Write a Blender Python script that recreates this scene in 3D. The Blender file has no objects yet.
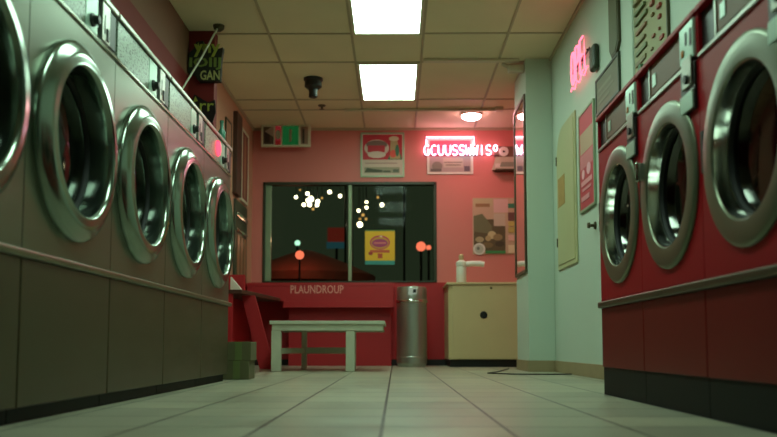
import bpy, math, random
from mathutils import Vector
random.seed(7)
PI = math.pi
scene = bpy.context.scene
COL = scene.collection

# ------------------------------------------------------------------ materials
def lin(c):
    o = []
    for v in c[:3]:
        v = v / 255.0
        o.append(v / 12.92 if v <= 0.04045 else ((v + 0.055) / 1.055) ** 2.4)
    return (o[0], o[1], o[2], 1.0)

def mat(name, rgb, rough=0.5, metal=0.0, var=0.0, vscale=6.0, bump=0.0, bscale=40.0, stretch=None, spec=0.5, rvar=0.0):
    m = bpy.data.materials.new(name); m.use_nodes = True
    nt = m.node_tree; b = nt.nodes['Principled BSDF']
    b.inputs['Roughness'].default_value = rough
    b.inputs['Metallic'].default_value = metal
    b.inputs['Specular IOR Level'].default_value = spec
    c = lin(rgb); b.inputs['Base Color'].default_value = c
    if var or bump or rvar:
        tc = nt.nodes.new('ShaderNodeTexCoord'); mp = nt.nodes.new('ShaderNodeMapping')
        nt.links.new(tc.outputs['Object'], mp.inputs['Vector'])
        if stretch: mp.inputs['Scale'].default_value = stretch
    if var or rvar:
        n = nt.nodes.new('ShaderNodeTexNoise'); n.inputs['Scale'].default_value = vscale
        n.inputs['Detail'].default_value = 6
        nt.links.new(mp.outputs['Vector'], n.inputs['Vector'])
        if var:
            r = nt.nodes.new('ShaderNodeMix'); r.data_type = 'RGBA'
            r.inputs['A'].default_value = tuple(max(0, x * (1 - var)) for x in c[:3]) + (1,)
            r.inputs['B'].default_value = tuple(min(1, x * (1 + var)) for x in c[:3]) + (1,)
            nt.links.new(n.outputs['Fac'], r.inputs['Factor'])
            nt.links.new(r.outputs['Result'], b.inputs['Base Color'])
        if rvar:
            mr = nt.nodes.new('ShaderNodeMapRange')
            mr.inputs['To Min'].default_value = max(0.02, rough - rvar); mr.inputs['To Max'].default_value = min(1, rough + rvar)
            nt.links.new(n.outputs['Fac'], mr.inputs['Value']); nt.links.new(mr.outputs['Result'], b.inputs['Roughness'])
    if bump:
        n2 = nt.nodes.new('ShaderNodeTexNoise'); n2.inputs['Scale'].default_value = bscale
        nt.links.new(mp.outputs['Vector'], n2.inputs['Vector'])
        bp = nt.nodes.new('ShaderNodeBump'); bp.inputs['Strength'].default_value = bump; bp.inputs['Distance'].default_value = 0.01
        nt.links.new(n2.outputs['Fac'], bp.inputs['Height']); nt.links.new(bp.outputs['Normal'], b.inputs['Normal'])
    return m

def emis(name, rgb, strength):
    m = bpy.data.materials.new(name); m.use_nodes = True
    nt = m.node_tree; nt.nodes.clear()
    e = nt.nodes.new('ShaderNodeEmission'); e.inputs['Color'].default_value = lin(rgb); e.inputs['Strength'].default_value = strength
    o = nt.nodes.new('ShaderNodeOutputMaterial'); nt.links.new(e.outputs[0], o.inputs['Surface'])
    return m

def glassy(name, tint, rough=0.02, ior=1.5):
    m = bpy.data.materials.new(name); m.use_nodes = True
    nt = m.node_tree; nt.nodes.clear()
    o = nt.nodes.new('ShaderNodeOutputMaterial'); mx = nt.nodes.new('ShaderNodeMixShader')
    fr = nt.nodes.new('ShaderNodeFresnel'); fr.inputs['IOR'].default_value = ior
    t = nt.nodes.new('ShaderNodeBsdfTransparent'); t.inputs['Color'].default_value = lin(tint)
    g = nt.nodes.new('ShaderNodeBsdfGlossy'); g.inputs['Roughness'].default_value = rough
    nt.links.new(fr.outputs[0], mx.inputs[0]); nt.links.new(t.outputs[0], mx.inputs[1]); nt.links.new(g.outputs[0], mx.inputs[2])
    nt.links.new(mx.outputs[0], o.inputs['Surface'])
    return m

M = {}
_pm = {}
def pm(rgb, rough=0.55):
    k = (tuple(rgb), rough)
    if k not in _pm: _pm[k] = mat('ink_%d_%d_%d' % tuple(rgb), rgb, rough)
    return _pm[k]

def tile_floor():
    m = bpy.data.materials.new('floor_tiles'); m.use_nodes = True
    nt = m.node_tree; N = nt.nodes; L = nt.links; b = N['Principled BSDF']
    tc = N.new('ShaderNodeTexCoord'); mp = N.new('ShaderNodeMapping')
    mp.inputs['Location'].default_value = (0.04 + 0.36 * 10, 0.05, 0)
    L.new(tc.outputs['Object'], mp.inputs['Vector'])
    br = N.new('ShaderNodeTexBrick'); br.offset = 0.0; br.squash = 1.0
    br.inputs['Scale'].default_value = 1.0
    br.inputs['Brick Width'].default_value = 0.36; br.inputs['Row Height'].default_value = 0.36
    br.inputs['Mortar Size'].default_value = 0.006; br.inputs['Mortar Smooth'].default_value = 0.2
    br.inputs['Color1'].default_value = lin((176, 170, 146)); br.inputs['Color2'].default_value = lin((156, 152, 132))
    br.inputs['Mortar'].default_value = lin((44, 40, 32))
    L.new(mp.outputs['Vector'], br.inputs['Vector'])
    n = N.new('ShaderNodeTexNoise'); n.inputs['Scale'].default_value = 3.5; n.inputs['Detail'].default_value = 7
    L.new(tc.outputs['Object'], n.inputs['Vector'])
    mr = N.new('ShaderNodeMapRange'); mr.inputs['To Min'].default_value = 0.62; mr.inputs['To Max'].default_value = 1.25
    L.new(n.outputs['Fac'], mr.inputs['Value'])
    mu = N.new('ShaderNodeMix'); mu.data_type = 'RGBA'; mu.blend_type = 'MULTIPLY'; mu.inputs['Factor'].default_value = 1
    L.new(br.outputs['Color'], mu.inputs['A']); L.new(mr.outputs['Result'], mu.inputs['B'])
    L.new(mu.outputs['Result'], b.inputs['Base Color'])
    r2 = N.new('ShaderNodeMapRange'); r2.inputs['To Min'].default_value = 0.22; r2.inputs['To Max'].default_value = 0.5
    L.new(n.outputs['Fac'], r2.inputs['Value']); L.new(r2.outputs['Result'], b.inputs['Roughness'])
    bp = N.new('ShaderNodeBump'); bp.inputs['Strength'].default_value = 0.35; bp.inputs['Distance'].default_value = 0.003; bp.invert = True
    L.new(br.outputs['Fac'], bp.inputs['Height']); L.new(bp.outputs['Normal'], b.inputs['Normal'])
    return m

def speckle_panel(name, base, ink, scale=60.0, thr=0.56, stretch=(1, 1, 2.2)):
    m = bpy.data.materials.new(name); m.use_nodes = True
    nt = m.node_tree; N = nt.nodes; L = nt.links; b = N['Principled BSDF']
    b.inputs['Roughness'].default_value = 0.32
    tc = N.new('ShaderNodeTexCoord'); mp = N.new('ShaderNodeMapping'); mp.inputs['Scale'].default_value = stretch
    L.new(tc.outputs['Object'], mp.inputs['Vector'])
    n = N.new('ShaderNodeTexNoise'); n.inputs['Scale'].default_value = scale; n.inputs['Detail'].default_value = 2
    L.new(mp.outputs['Vector'], n.inputs['Vector'])
    cr = N.new('ShaderNodeValToRGB'); cr.color_ramp.elements[0].position = thr - 0.03; cr.color_ramp.elements[1].position = thr + 0.03
    cr.color_ramp.elements[0].color = lin(base); cr.color_ramp.elements[1].color = lin(ink)
    L.new(n.outputs['Fac'], cr.inputs['Fac']); L.new(cr.outputs['Color'], b.inputs['Base Color'])
    return m

M['floor'] = tile_floor()
M['ceil'] = mat('ceiling_tile', (226, 214, 180), 0.9, var=0.08, vscale=2.0, bump=0.15, bscale=120)
M['tbar'] = mat('ceiling_grid', (180, 168, 138), 0.6)
M['tbar_white'] = mat('ceiling_rail_paint', (206, 198, 172), 0.5)
M['mint'] = mat('mint_paint', (192, 208, 192), 0.55, var=0.05, vscale=1.5, bump=0.05)
M['salmon'] = mat('salmon_paint', (212, 122, 112), 0.55, var=0.06, vscale=1.2, bump=0.05)
M['redwall'] = mat('red_paint', (176, 32, 38), 0.5, var=0.08, vscale=2)
M['tan'] = mat('tan_pink_paint', (190, 140, 112), 0.6, var=0.06, vscale=1.5)
M['darkred'] = mat('dark_red_paint', (120, 28, 24), 0.6, var=0.08, vscale=2)
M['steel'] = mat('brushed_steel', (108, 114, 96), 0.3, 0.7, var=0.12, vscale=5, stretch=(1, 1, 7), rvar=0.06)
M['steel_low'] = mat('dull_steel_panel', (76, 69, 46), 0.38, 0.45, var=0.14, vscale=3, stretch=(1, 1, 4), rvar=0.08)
M['chrome'] = mat('polished_chrome', (205, 208, 200), 0.13, 1.0, rvar=0.05, vscale=9)
M['ringsteel'] = mat('ring_steel', (138, 150, 138), 0.17, 0.95, rvar=0.05, vscale=7)
M['railsteel'] = mat('rail_steel', (120, 118, 96), 0.3, 0.8)
M['satin'] = mat('satin_aluminium', (176, 178, 168), 0.34, 0.9, rvar=0.08, vscale=8)
M['ringgrey'] = mat('grey_cast_aluminium', (116, 122, 102), 0.34, 0.65, rvar=0.06, vscale=7)
M['drum'] = mat('drum_steel', (34, 34, 30), 0.4, 0.8)
M['rubber'] = mat('black_rubber', (22, 22, 20), 0.6)
M['black'] = mat('black_plastic', (20, 20, 18), 0.4)
M['kick'] = mat('black_kick', (13, 18, 11), 0.6, var=0.3, vscale=4, spec=0.25)
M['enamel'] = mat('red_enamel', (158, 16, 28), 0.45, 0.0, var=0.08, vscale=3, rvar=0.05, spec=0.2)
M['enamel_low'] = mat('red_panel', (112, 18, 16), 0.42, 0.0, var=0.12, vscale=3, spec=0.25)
M['glass'] = glassy('smoked_glass', (92, 94, 86), 0.05, 1.35)
M['pane'] = glassy('window_glass', (225, 230, 222), 0.02, 1.11)
M['brown'] = mat('brown_display', (112, 72, 50), 0.5)
M['print'] = speckle_panel('printed_panel', (146, 164, 144), (74, 80, 66))  # base lightened to carry the ceiling lights' reflection in its colour
M['mintplate'] = mat('pale_plate', (176, 206, 188), 0.3, 0.2, var=0.1, vscale=8)  # paler than the plates themselves: reflected ceiling light set into the colour
M['label_white'] = mat('white_label', (226, 222, 226), 0.35)
M['wood_paint'] = mat('worn_white_paint', (196, 200, 176), 0.5, var=0.14, vscale=9, bump=0.1, bscale=60)
M['beige'] = mat('beige_laminate', (204, 182, 136), 0.45, var=0.06, vscale=4)
M['basetile'] = mat('cove_base_tile', (160, 142, 108), 0.5, var=0.15, vscale=5)
M['green_frame'] = mat('dark_green_frame', (48, 56, 36), 0.45)
M['pale_green'] = mat('pale_green_frame', (150, 170, 138), 0.4, 0.3)
M['white'] = mat('white_plastic', (225, 222, 208), 0.4)
M['card'] = mat('green_grey_card', (94, 90, 58), 0.8, var=0.1, vscale=6)
M['asphalt'] = mat('asphalt', (40, 42, 38), 0.9, var=0.2)
M['tent'] = mat('red_canvas', (170, 70, 54), 0.8)
M['mirror'] = mat('mirror_glass', (225, 225, 215), 0.03, 1.0)
M['wood'] = mat('dark_wood', (74, 44, 30), 0.5, var=0.2, vscale=10, stretch=(4, 4, 1))
M['yellow_panel'] = mat('yellow_cream_paint', (186, 184, 138), 0.5, var=0.05, vscale=3)
M['bronze'] = mat('bronze_frame', (78, 72, 50), 0.4, 0.5)
M['bottle'] = mat('green_bottle', (60, 120, 96), 0.2)
M['diffuser'] = emis('light_diffuser', (212, 255, 228), 6.0)
M['dome'] = emis('dome_glow', (255, 176, 184), 22.0)
M['neon_pink'] = emis('neon_pink', (255, 168, 196), 5.5)
M['neon_rose'] = emis('neon_rose', (255, 96, 118), 1.6)
M['neon_white'] = emis('neon_white', (214, 226, 255), 4.0)
M['bulb'] = emis('bulb_warm', (255, 236, 200), 6.0)
M['bulb_dim'] = emis('bulb_amber', (255, 190, 110), 0.5)
M['lamp_orange'] = emis('lamp_orange', (255, 120, 92), 0.85)
M['lamp_teal'] = emis('lamp_teal', (190, 255, 225), 0.9)
M['exit_green'] = emis('exit_green', (44, 140, 70), 0.11)
M['exit_red'] = emis('exit_red', (190, 60, 60), 0.12)

# ------------------------------------------------------------------ mesh builder
ORG = {}
class Fr:
    """wall frame: u along, v up, d out of the surface"""
    def __init__(s, o, u, v, n): s.o, s.u, s.v, s.n = Vector(o), Vector(u), Vector(v), Vector(n)
    def p(s, u, v, d=0.0): return s.o + s.u * u + s.v * v + s.n * d
BACK = lambda x, z, y=10.24: Fr((x, y, z), (1, 0, 0), (0, 0, 1), (0, -1, 0))
LEFT = lambda y, z, x=-1.81: Fr((x, y, z), (0, 1, 0), (0, 0, 1), (1, 0, 0))
RIGHT = lambda y, z, x=1.5: Fr((x, y, z), (0, -1, 0), (0, 0, 1), (-1, 0, 0))

class MB:
    def __init__(s): s.v = []; s.f = []; s.m = []; s.s = []; s.mats = []
    def mi(s, m):
        if m not in s.mats: s.mats.append(m)
        return s.mats.index(m)
    def add(s, vs, fs, m, smooth=False):
        k = len(s.v); s.v += [Vector(p) for p in vs]; i = s.mi(m)
        for f in fs: s.f.append([k + j for j in f]); s.m.append(i); s.s.append(smooth)
    def box(s, x0, x1, y0, y1, z0, z1, m):
        s.add([(x, y, z) for x in (x0, x1) for y in (y0, y1) for z in (z0, z1)],
              [(0, 1, 3, 2), (4, 6, 7, 5), (0, 4, 5, 1), (2, 3, 7, 6), (0, 2, 6, 4), (1, 5, 7, 3)], m)
        return s
    def fbox(s, F, u0, u1, v0, v1, d0, d1, m):
        s.add([F.p(u, v, d) for u in (u0, u1) for v in (v0, v1) for d in (d0, d1)],
              [(0, 1, 3, 2), (4, 6, 7, 5), (0, 4, 5, 1), (2, 3, 7, 6), (0, 2, 6, 4), (1, 5, 7, 3)], m)
        return s
    def prism(s, F, poly, d0, d1, m):
        n = len(poly)
        vs = [F.p(u, v, d0) for u, v in poly] + [F.p(u, v, d1) for u, v in poly]
        fs = [tuple(range(n - 1, -1, -1)), tuple(range(n, 2 * n))] + [(i, (i + 1) % n, n + (i + 1) % n, n + i) for i in range(n)]
        s.add(vs, fs, m); return s
    def ell(s, F, cu, cv, ru, rv, d0, d1, m, seg=28):
        return s.prism(F, [(cu + ru * math.cos(2 * PI * i / seg), cv + rv * math.sin(2 * PI * i / seg)) for i in range(seg)], d0, d1, m)
    def lathe(s, prof, o, ax, m, seg=48, closed=False):
        o = Vector(o); ax = Vector(ax).normalized()
        a = Vector((0, 0, 1)) if abs(ax.z) < 0.9 else Vector((1, 0, 0))
        e1 = ax.cross(a).normalized(); e2 = ax.cross(e1)
        vs = []; n = len(prof)
        for i in range(seg):
            t = 2 * PI * i / seg; r = e1 * math.cos(t) + e2 * math.sin(t)
            for rr, h in prof: vs.append(o + ax * h + r * max(rr, 1e-4))
        fs = []
        for i in range(seg):
            j = (i + 1) % seg
            for k in range(n if closed else n - 1):
                l = (k + 1) % n
                fs.append((i * n + k, j * n + k, j * n + l, i * n + l))
        s.add(vs, fs, m, True); return s
    def tube(s, pts, r, m, seg=8, cyc=False):
        pts = [Vector(p) for p in pts]; n = len(pts); vs = []; prev = None
        for i, p in enumerate(pts):
            if cyc: t = pts[(i + 1) % n] - pts[i - 1]
            else: t = pts[min(i + 1, n - 1)] - pts[max(i - 1, 0)]
            t.normalize()
            if prev is None:
                a = Vector((0, 0, 1)) if abs(t.z) < 0.9 else Vector((1, 0, 0)); e = t.cross(a).normalized()
            else:
                e = prev - t * prev.dot(t); e.normalize()
            prev = e; b = t.cross(e)
            for k in range(seg):
                q = 2 * PI * k / seg; vs.append(p + (e * math.cos(q) + b * math.sin(q)) * r)
        fs = []
        for i in range(n if cyc else n - 1):
            j = (i + 1) % n
            for k in range(seg):
                l = (k + 1) % seg; fs.append((i * seg + k, i * seg + l, j * seg + l, j * seg + k))
        if not cyc: fs += [tuple(range(seg - 1, -1, -1)), tuple(range((n - 1) * seg, n * seg))]
        s.add(vs, fs, m, True); return s
    def sphere(s, c, r, m, seg=16, rings=10, sz=1.0):
        s.lathe([(r * math.sin(PI * k / rings), -r * sz * math.cos(PI * k / rings)) for k in range(rings + 1)], c, (0, 0, 1), m, seg); return s
    def text(s, F, body, u0, v0, w, h, d, m, thick=0.002, flip=False, off=0.0):
        cu = bpy.data.curves.new('t', 'FONT'); cu.body = body; cu.size = 1; cu.extrude = 0.5; cu.resolution_u = 2; cu.offset = off
        ob = bpy.data.objects.new('t', cu); COL.objects.link(ob)
        dg = bpy.context.evaluated_depsgraph_get(); me = bpy.data.meshes.new_from_object(ob.evaluated_get(dg))
        xs = [v.co.x for v in me.vertices]; ys = [v.co.y for v in me.vertices]
        x0, x1, y0, y1 = min(xs), max(xs), min(ys), max(ys)
        vs = []
        for v in me.vertices:
            a = (v.co.x - x0) / (x1 - x0); a = 1 - a if flip else a
            vs.append(F.p(u0 + a * w, v0 + (v.co.y - y0) / (y1 - y0) * h, d + (v.co.z + 0.5) * thick))
        s.add(vs, [tuple(p.vertices) for p in me.polygons], m)
        bpy.data.objects.remove(ob); bpy.data.curves.remove(cu); bpy.data.meshes.remove(me); return s
    def build(s, name, parent=None, bevel=0.0, seg=2, origin=None):
        me = bpy.data.meshes.new(name)
        if parent is not None: o = ORG[parent]
        elif origin is not None: o = Vector(origin)
        else:
            lo = [min(v[i] for v in s.v) for i in range(3)]; hi = [max(v[i] for v in s.v) for i in range(3)]
            o = Vector(((lo[0] + hi[0]) / 2, (lo[1] + hi[1]) / 2, lo[2]))
        me.from_pydata([tuple(v - o) for v in s.v], [], s.f)
        for m in s.mats: me.materials.append(m)
        me.polygons.foreach_set('material_index', s.m)
        me.polygons.foreach_set('use_smooth', s.s)
        me.update()
        import bmesh
        bm = bmesh.new(); bm.from_mesh(me); bmesh.ops.recalc_face_normals(bm, faces=bm.faces); bm.to_mesh(me); bm.free()
        if any(s.s): me.set_sharp_from_angle(angle=math.radians(38))
        ob = bpy.data.objects.new(name, me); COL.objects.link(ob)
        if parent is not None: ob.parent = parent
        else: ob.location = o
        ORG[ob] = o.copy()
        if bevel:
            b = ob.modifiers.new('bevel', 'BEVEL'); b.width = bevel; b.segments = seg; b.limit_method = 'ANGLE'; b.angle_limit = math.radians(40)
        return ob

def tag(o, label=None, cat=None, group=None, kind=None):
    if label: o['label'] = label
    if cat: o['category'] = cat
    if group: o['group'] = group
    if kind: o['kind'] = kind
    return o
def thing(name, loc, label, cat, group=None):
    o = bpy.data.objects.new(name, None); COL.objects.link(o); o.location = loc; o.empty_display_size = 0.1
    ORG[o] = Vector(loc); return tag(o, label, cat, group)
def kids(o): return [c for c in bpy.data.objects if c.parent == o]
def copy_tree(o, parent=None):
    c = o.copy(); COL.objects.link(c)
    if parent: c.parent = parent
    for k in kids(o): copy_tree(k, c)
    return c
def struct(mb, name, label=None, **k): return tag(mb.build(name, **k), label, None, None, 'structure')

def glyph(ch):
    A = lambda cx, cy, rx, ry, a0, a1, n=14: [(cx + rx * math.cos(math.radians(a0 + (a1 - a0) * i / n)), cy + ry * math.sin(math.radians(a0 + (a1 - a0) * i / n))) for i in range(n + 1)]
    G = {'C': [A(.5, .5, .45, .5, 50, 310)],
         'G': [A(.5, .5, .45, .5, 55, 330) + [(.9, .45), (.55, .45)]],
         'O': [A(.5, .5, .45, .5, 0, 360)],
         'U': [[(.08, 1), (.08, .4)] + A(.5, .4, .42, .4, 180, 360) + [(.92, 1)]],
         'S': [A(.5, .74, .38, .26, 30, 260, 10) + A(.5, .25, .4, .25, 80, -150, 10)],
         'W': [[(.02, 1), (.25, 0), (.5, .75), (.75, 0), (.98, 1)]],
         'I': [[(.5, 0), (.5, 1)]],
         'P': [[(.1, 0), (.1, 1), (.5, 1)] + A(.5, .75, .38, .25, 90, -90, 8) + [(.12, .5)]],
         'E': [[(.9, 1), (.1, 1), (.1, 0), (.9, 0)], [(.1, .5), (.75, .5)]],
         'N': [[(.1, 0), (.1, 1), (.9, 0), (.9, 1)]],
         'o': [A(.5, .7, .3, .3, 0, 360)]}
    return G[ch]
def neon(mb, F, body, u0, v0, w, h, d, r, m, gap=0.12):
    n = len(body); cw = w / n
    for i, ch in enumerate(body):
        for st in glyph(ch):
            mb.tube([F.p(u0 + (i + gap / 2 + x * (1 - gap)) * cw, v0 + y * h, d) for x, y in st], r, m, 6)
    return mb

# ------------------------------------------------------------------ camera
f_px = 820.0; th = math.atan(63.75 / f_px); psi = math.atan(7.0 / (f_px / math.cos(th)))
cd = bpy.data.cameras.new('camera'); cam = bpy.data.objects.new('camera', cd); COL.objects.link(cam)
cam.location = (0, 0, 0.24); cam.rotation_euler = (PI / 2 + th, 0, psi)
cd.sensor_width = 36; cd.lens = f_px / 777 * 36; cd.clip_start = 0.02; cd.shift_y = 63.75 / 777
cd.dof.use_dof = True; cd.dof.focus_distance = 5.2; cd.dof.aperture_fstop = 2.2
scene.camera = cam

# ------------------------------------------------------------------ room shell
YR, YB, ZC, XL, XR = -3.0, 10.24, 3.0, -1.81, 1.5
struct(MB().box(XL - .15, XR + .3, YR - .15, YB + .15, -.12, 0, M['floor']), 'floor', origin=(0, 0, 0))
struct(MB().box(XL - .15, XR + .3, YR - .15, YB + .15, ZC, ZC + .1, M['ceil']), 'ceiling', origin=(0, 0, ZC))
w = MB()
w.box(XL - .15, XL, YR, 7.05, 0, 2.59, M['darkred']).box(XL - .15, XL, YR, 7.05, 2.59, ZC, mat('tan_shaded_paint', (122, 84, 62), .6, var=.06, vscale=1.5))  # upper band is the tan wall with shade mixed into its colour
w.box(XL - .15, XL, 7.05, YB, 0, 1.0, M['redwall']).box(XL - .15, XL, 7.05, YB, 1.0, ZC, M['tan'])
struct(w, 'wall_left')
struct(MB().box(XL, -1.585, 7.0, 7.12, 0, ZC, M['darkred']), 'wall_pilaster')
w = MB(); WX0, WX1, WZ0, WZ1 = -1.672, 0.52, 1.034, 2.308
w.box(XL - .15, 1.8, YB, YB + .15, 0, 1.0, M['redwall'])
w.box(XL - .15, 1.8, YB, YB + .15, 1.0, WZ0, M['redwall'])
w.box(XL - .15, WX0, YB, YB + .15, WZ0, ZC, M['salmon']).box(WX1, 1.8, YB, YB + .15, WZ0, ZC, M['salmon'])
w.box(WX0, WX1, YB, YB + .15, WZ1, ZC, M['salmon'])
struct(w, 'wall_back')
struct(MB().box(XR, XR + .15, YR, 8.4, 0, ZC, M['mint']), 'wall_right')
struct(MB().box(1.252, XR, 7.72, 8.45, 0, ZC, M['mint']), 'wall_partition', bevel=.004)
struct(MB().box(1.65, 1.8, 8.4, YB, 0, ZC, M['salmon']), 'wall_alcove')
struct(MB().box(XL - .15, XR + .15, YR - .15, YR, 0, ZC, M['mint']), 'wall_rear')
struct(MB().box(XL, 1.65, YB - .012, YB, 0, .075, M['black']), 'baseboard_back')
struct(MB().box(XR - .014, XR, YR, 7.72, 0, .105, M['basetile']), 'baseboard_right', bevel=.004)
struct(MB().box(1.24, XR - .014, 7.706, 7.72, 0, .105, M['basetile']).box(1.24, 1.252, 7.72, 8.45, 0, .105, M['basetile']), 'baseboard_partition', bevel=.003)
# ceiling grid
g = MB(); h = .011
GX = [-1.12, -.388, .25, 1.0]
GY = [10.0, 9.41, 9.015, 7.795, 7.065, 5.845, 5.11, 3.89, 3.15, 1.93, 1.2, 0, -.75, -2.0]
for x in GX: g.box(x - h, x + h, YR, YB, ZC - .007, ZC, M['tbar'])
for y in GY[1:]: g.box(XL, XR, y - h, y + h, ZC - .0075, ZC, M['tbar'])
struct(g, 'trim_1', 'dull tan grid of ceiling rails')
g = MB().box(XL, XR, YB - .02, YB, ZC - .03, ZC, M['tbar']).box(XL, XL + .02, 7.12, YB, ZC - .03, ZC, M['tbar']).box(XR - .02, XR, YR, 7.72, ZC - .025, ZC, M['tbar'])
struct(g, 'trim_2', 'thin edge angle around the ceiling')

# window
wn = bpy.data.objects.new('window_1', None); COL.objects.link(wn); wn.location = ((WX0 + WX1) / 2, YB, WZ0); ORG[wn] = Vector(wn.location)
tag(wn, 'wide two-pane window in a dark green frame on the back wall', None, None, 'structure')
b = MB(); t = .035
b.box(WX0, WX1, YB - .012, YB + .1, WZ1 - t, WZ1, M['green_frame']).box(WX0, WX1, YB - .012, YB + .1, WZ0, WZ0 + .018, M['green_frame'])
b.box(WX0, WX0 + .03, YB - .012, YB + .1, WZ0, WZ1, M['green_frame']).box(WX1 - t, WX1, YB - .012, YB + .1, WZ0, WZ1, M['green_frame'])
tag(b.build('window_frame', wn, .003))
b = MB().box(WX0 + .03, WX0 + .1, YB + .02, YB + .08, WZ0 + .018, WZ1 - t, M['pale_green']); b.build('jamb', wn, .004)
b = MB().box(-.592, -.55, YB + .0, YB + .08, WZ0 + .018, WZ1 - t, M['pale_green']); b.build('mullion', wn, .004)
for a, c in ((WX0 + .1, -.592), (-.55, WX1 - t)):
    MB().box(a, c, YB + .045, YB + .051, WZ0 + .018, WZ1 - t, M['pane']).build('pane', wn)

# ------------------------------------------------------------------ washers, left row (steel)
def hole_plate(mb, s, d, y0, y1, z0, z1, cy, cz, r, m, n=64):
    ang = [2 * PI * i / n for i in range(n)] + [math.atan2(z - cz, y - cy) % (2 * PI) for y in (y0, y1) for z in (z0, z1)]
    ang = sorted(set(ang)); k = len(ang); vs = []
    for a in ang:
        c, q = math.cos(a), math.sin(a)
        tt = min([(y1 - cy) / c if c > 1e-9 else 1e9, (y0 - cy) / c if c < -1e-9 else 1e9, (z1 - cz) / q if q > 1e-9 else 1e9, (z0 - cz) / q if q < -1e-9 else 1e9])
        vs.append((s * d, cy + r * c, cz + r * q)); vs.append((s * d, cy + tt * c, cz + tt * q))
    mb.add(vs, [(2 * i, 2 * ((i + 1) % k), 2 * ((i + 1) % k) + 1, 2 * i + 1) for i in range(k)], m)

def body_shell(s, depth, hw, z0, z1, cy, cz, r, m):
    b = MB(); hole_plate(b, s, 0, -hw, hw, z0, z1, cy, cz, r, m)
    x = -s * depth
    P = lambda xx, y, z: (xx, y, z)
    b.add([P(0, -hw, z0), P(x, -hw, z0), P(x, -hw, z1), P(0, -hw, z1)], [(0, 1, 2, 3)], m)
    b.add([P(0, hw, z0), P(x, hw, z0), P(x, hw, z1), P(0, hw, z1)], [(0, 1, 2, 3)], m)
    b.add([P(0, -hw, z0), P(x, -hw, z0), P(x, hw, z0), P(0, hw, z0)], [(0, 1, 2, 3)], m)
    b.add([P(0, -hw, z1), P(x, -hw, z1), P(x, hw, z1), P(0, hw, z1)], [(0, 1, 2, 3)], m)
    b.add([P(x, -hw, z0), P(x, hw, z0), P(x, hw, z1), P(x, -hw, z1)], [(0, 1, 2, 3)], m)
    return b

def bx(s, d0, d1, y0, y1, z0, z1, m, b=None):
    b = b or MB(); x0, x1 = sorted((s * d0, s * d1)); return b.box(x0, x1, y0, y1, z0, z1, m)

def steel_washer():
    s = 1; hw = .392; cz = .974
    t = thing('washing_machine', (0, 0, 0), 'x', 'washing machine', 'steel front-loading washers along the left wall')
    bx(s, -.6, -.03, -hw, hw, 0, .05, M['kick']).build('kick_plate', t)
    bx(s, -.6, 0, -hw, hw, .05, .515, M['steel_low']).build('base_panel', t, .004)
    body_shell(s, .6, hw, .545, 1.426, 0, cz, .30, M['steel']).build('body', t)
    ax = (s, 0, 0); c = (0, 0, cz)
    dr = MB().lathe([(.362, -.002), (.362, .018), (.357, .025), (.348, .031), (.318, .047), (.300, .051), (.284, .050), (.276, .052), (.270, .048), (.265, .036), (.262, .01), (.258, -.06), (.30, -.06), (.30, -.002)], c, ax, M['ringsteel'], 80, closed=True).build('door', t)
    MB().lathe([(.2585, -.058), (.2, -.044), (.12, -.034), (0, -.03)], c, ax, M['glass'], 64).build('door_glass', dr)
    MB().lathe([(.259, -.044), (.252, -.044), (.247, -.056), (.2585, -.062)], c, ax, M['rubber'], 64, closed=True).build('gasket', dr)
    MB().lathe([(.262, -.062), (.29, -.08), (.29, -.45), (.1, -.47), (0, -.47)], c, ax, M['drum'], 48).build('drum', t)
    # control head
    bx(s, -.6, -.004, -hw, hw, 1.426, 1.612, M['steel']).build('control_panel', t, .003)
    bx(s, -.02, .008, -hw, hw, 1.420, 1.434, M['chrome']).build('lower_rail', t, .003)
    bx(s, -.05, .014, -hw + .004, hw - .004, 1.60, 1.624, M['satin']).build('top_rail', t, .005)
    bx(s, -.004, .003, -hw + .008, .05, 1.439, 1.595, M['print']).build('instruction_plate', t, .001)
    bx(s, -.004, .004, .055, .175, 1.439, 1.595, M['mintplate']).build('selector_plate', t, .001)
    k = MB().lathe([(.026, .0), (.026, .012), (.018, .016), (.016, .034), (0, .034)], (0, .115, 1.48), ax, M['black'], 24).build('knob', t)
    cb = bx(s, -.004, .012, .205, .29, 1.439, 1.595, M['satin']).build('coin_box', t, .003)
    bx(s, .010, .0135, .228, .236, 1.47, 1.545, M['black']).build('coin_slot', cb)
    bx(s, .010, .016, .252, .275, 1.45, 1.50, M['black']).build('reject_button', cb, .002)
    bx(s, -.006, .001, .19, .205, 1.439, 1.595, M['black']).build('slot_gap', t)
    bx(s, -.004, .005, .305, .375, 1.446, 1.59, M['black']).build('price_window', t, .002)
    return t

LL = ['steel washer at the left edge of the photo, mostly cut off by it',
      'largest fully visible steel washer, nearest the camera in the left row',
      'second fully visible steel front-loader from the camera in the left row',
      'third fully visible steel front-loader, with pink light on its upper face',
      'farthest steel front-loader of the left row, next to the cardboard boxes']
proto = steel_washer()
for i, lb in enumerate(LL):
    o = proto if i == 0 else copy_tree(proto)
    o.location = (-1.16, 2.125 + .79 * i, 0); o['label'] = lb
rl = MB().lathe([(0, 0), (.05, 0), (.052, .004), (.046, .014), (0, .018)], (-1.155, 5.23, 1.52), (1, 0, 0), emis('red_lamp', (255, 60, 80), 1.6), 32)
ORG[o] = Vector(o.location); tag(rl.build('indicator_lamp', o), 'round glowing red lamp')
# the long chrome rail under the doors
tag(MB().box(-1.20, -1.148, 1.73, 5.75, .516, .544, M['railsteel']).build('bumper_rail', None, .01, 3),
    'long polished chrome rail under the left washers\' doors', 'rail')

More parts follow.
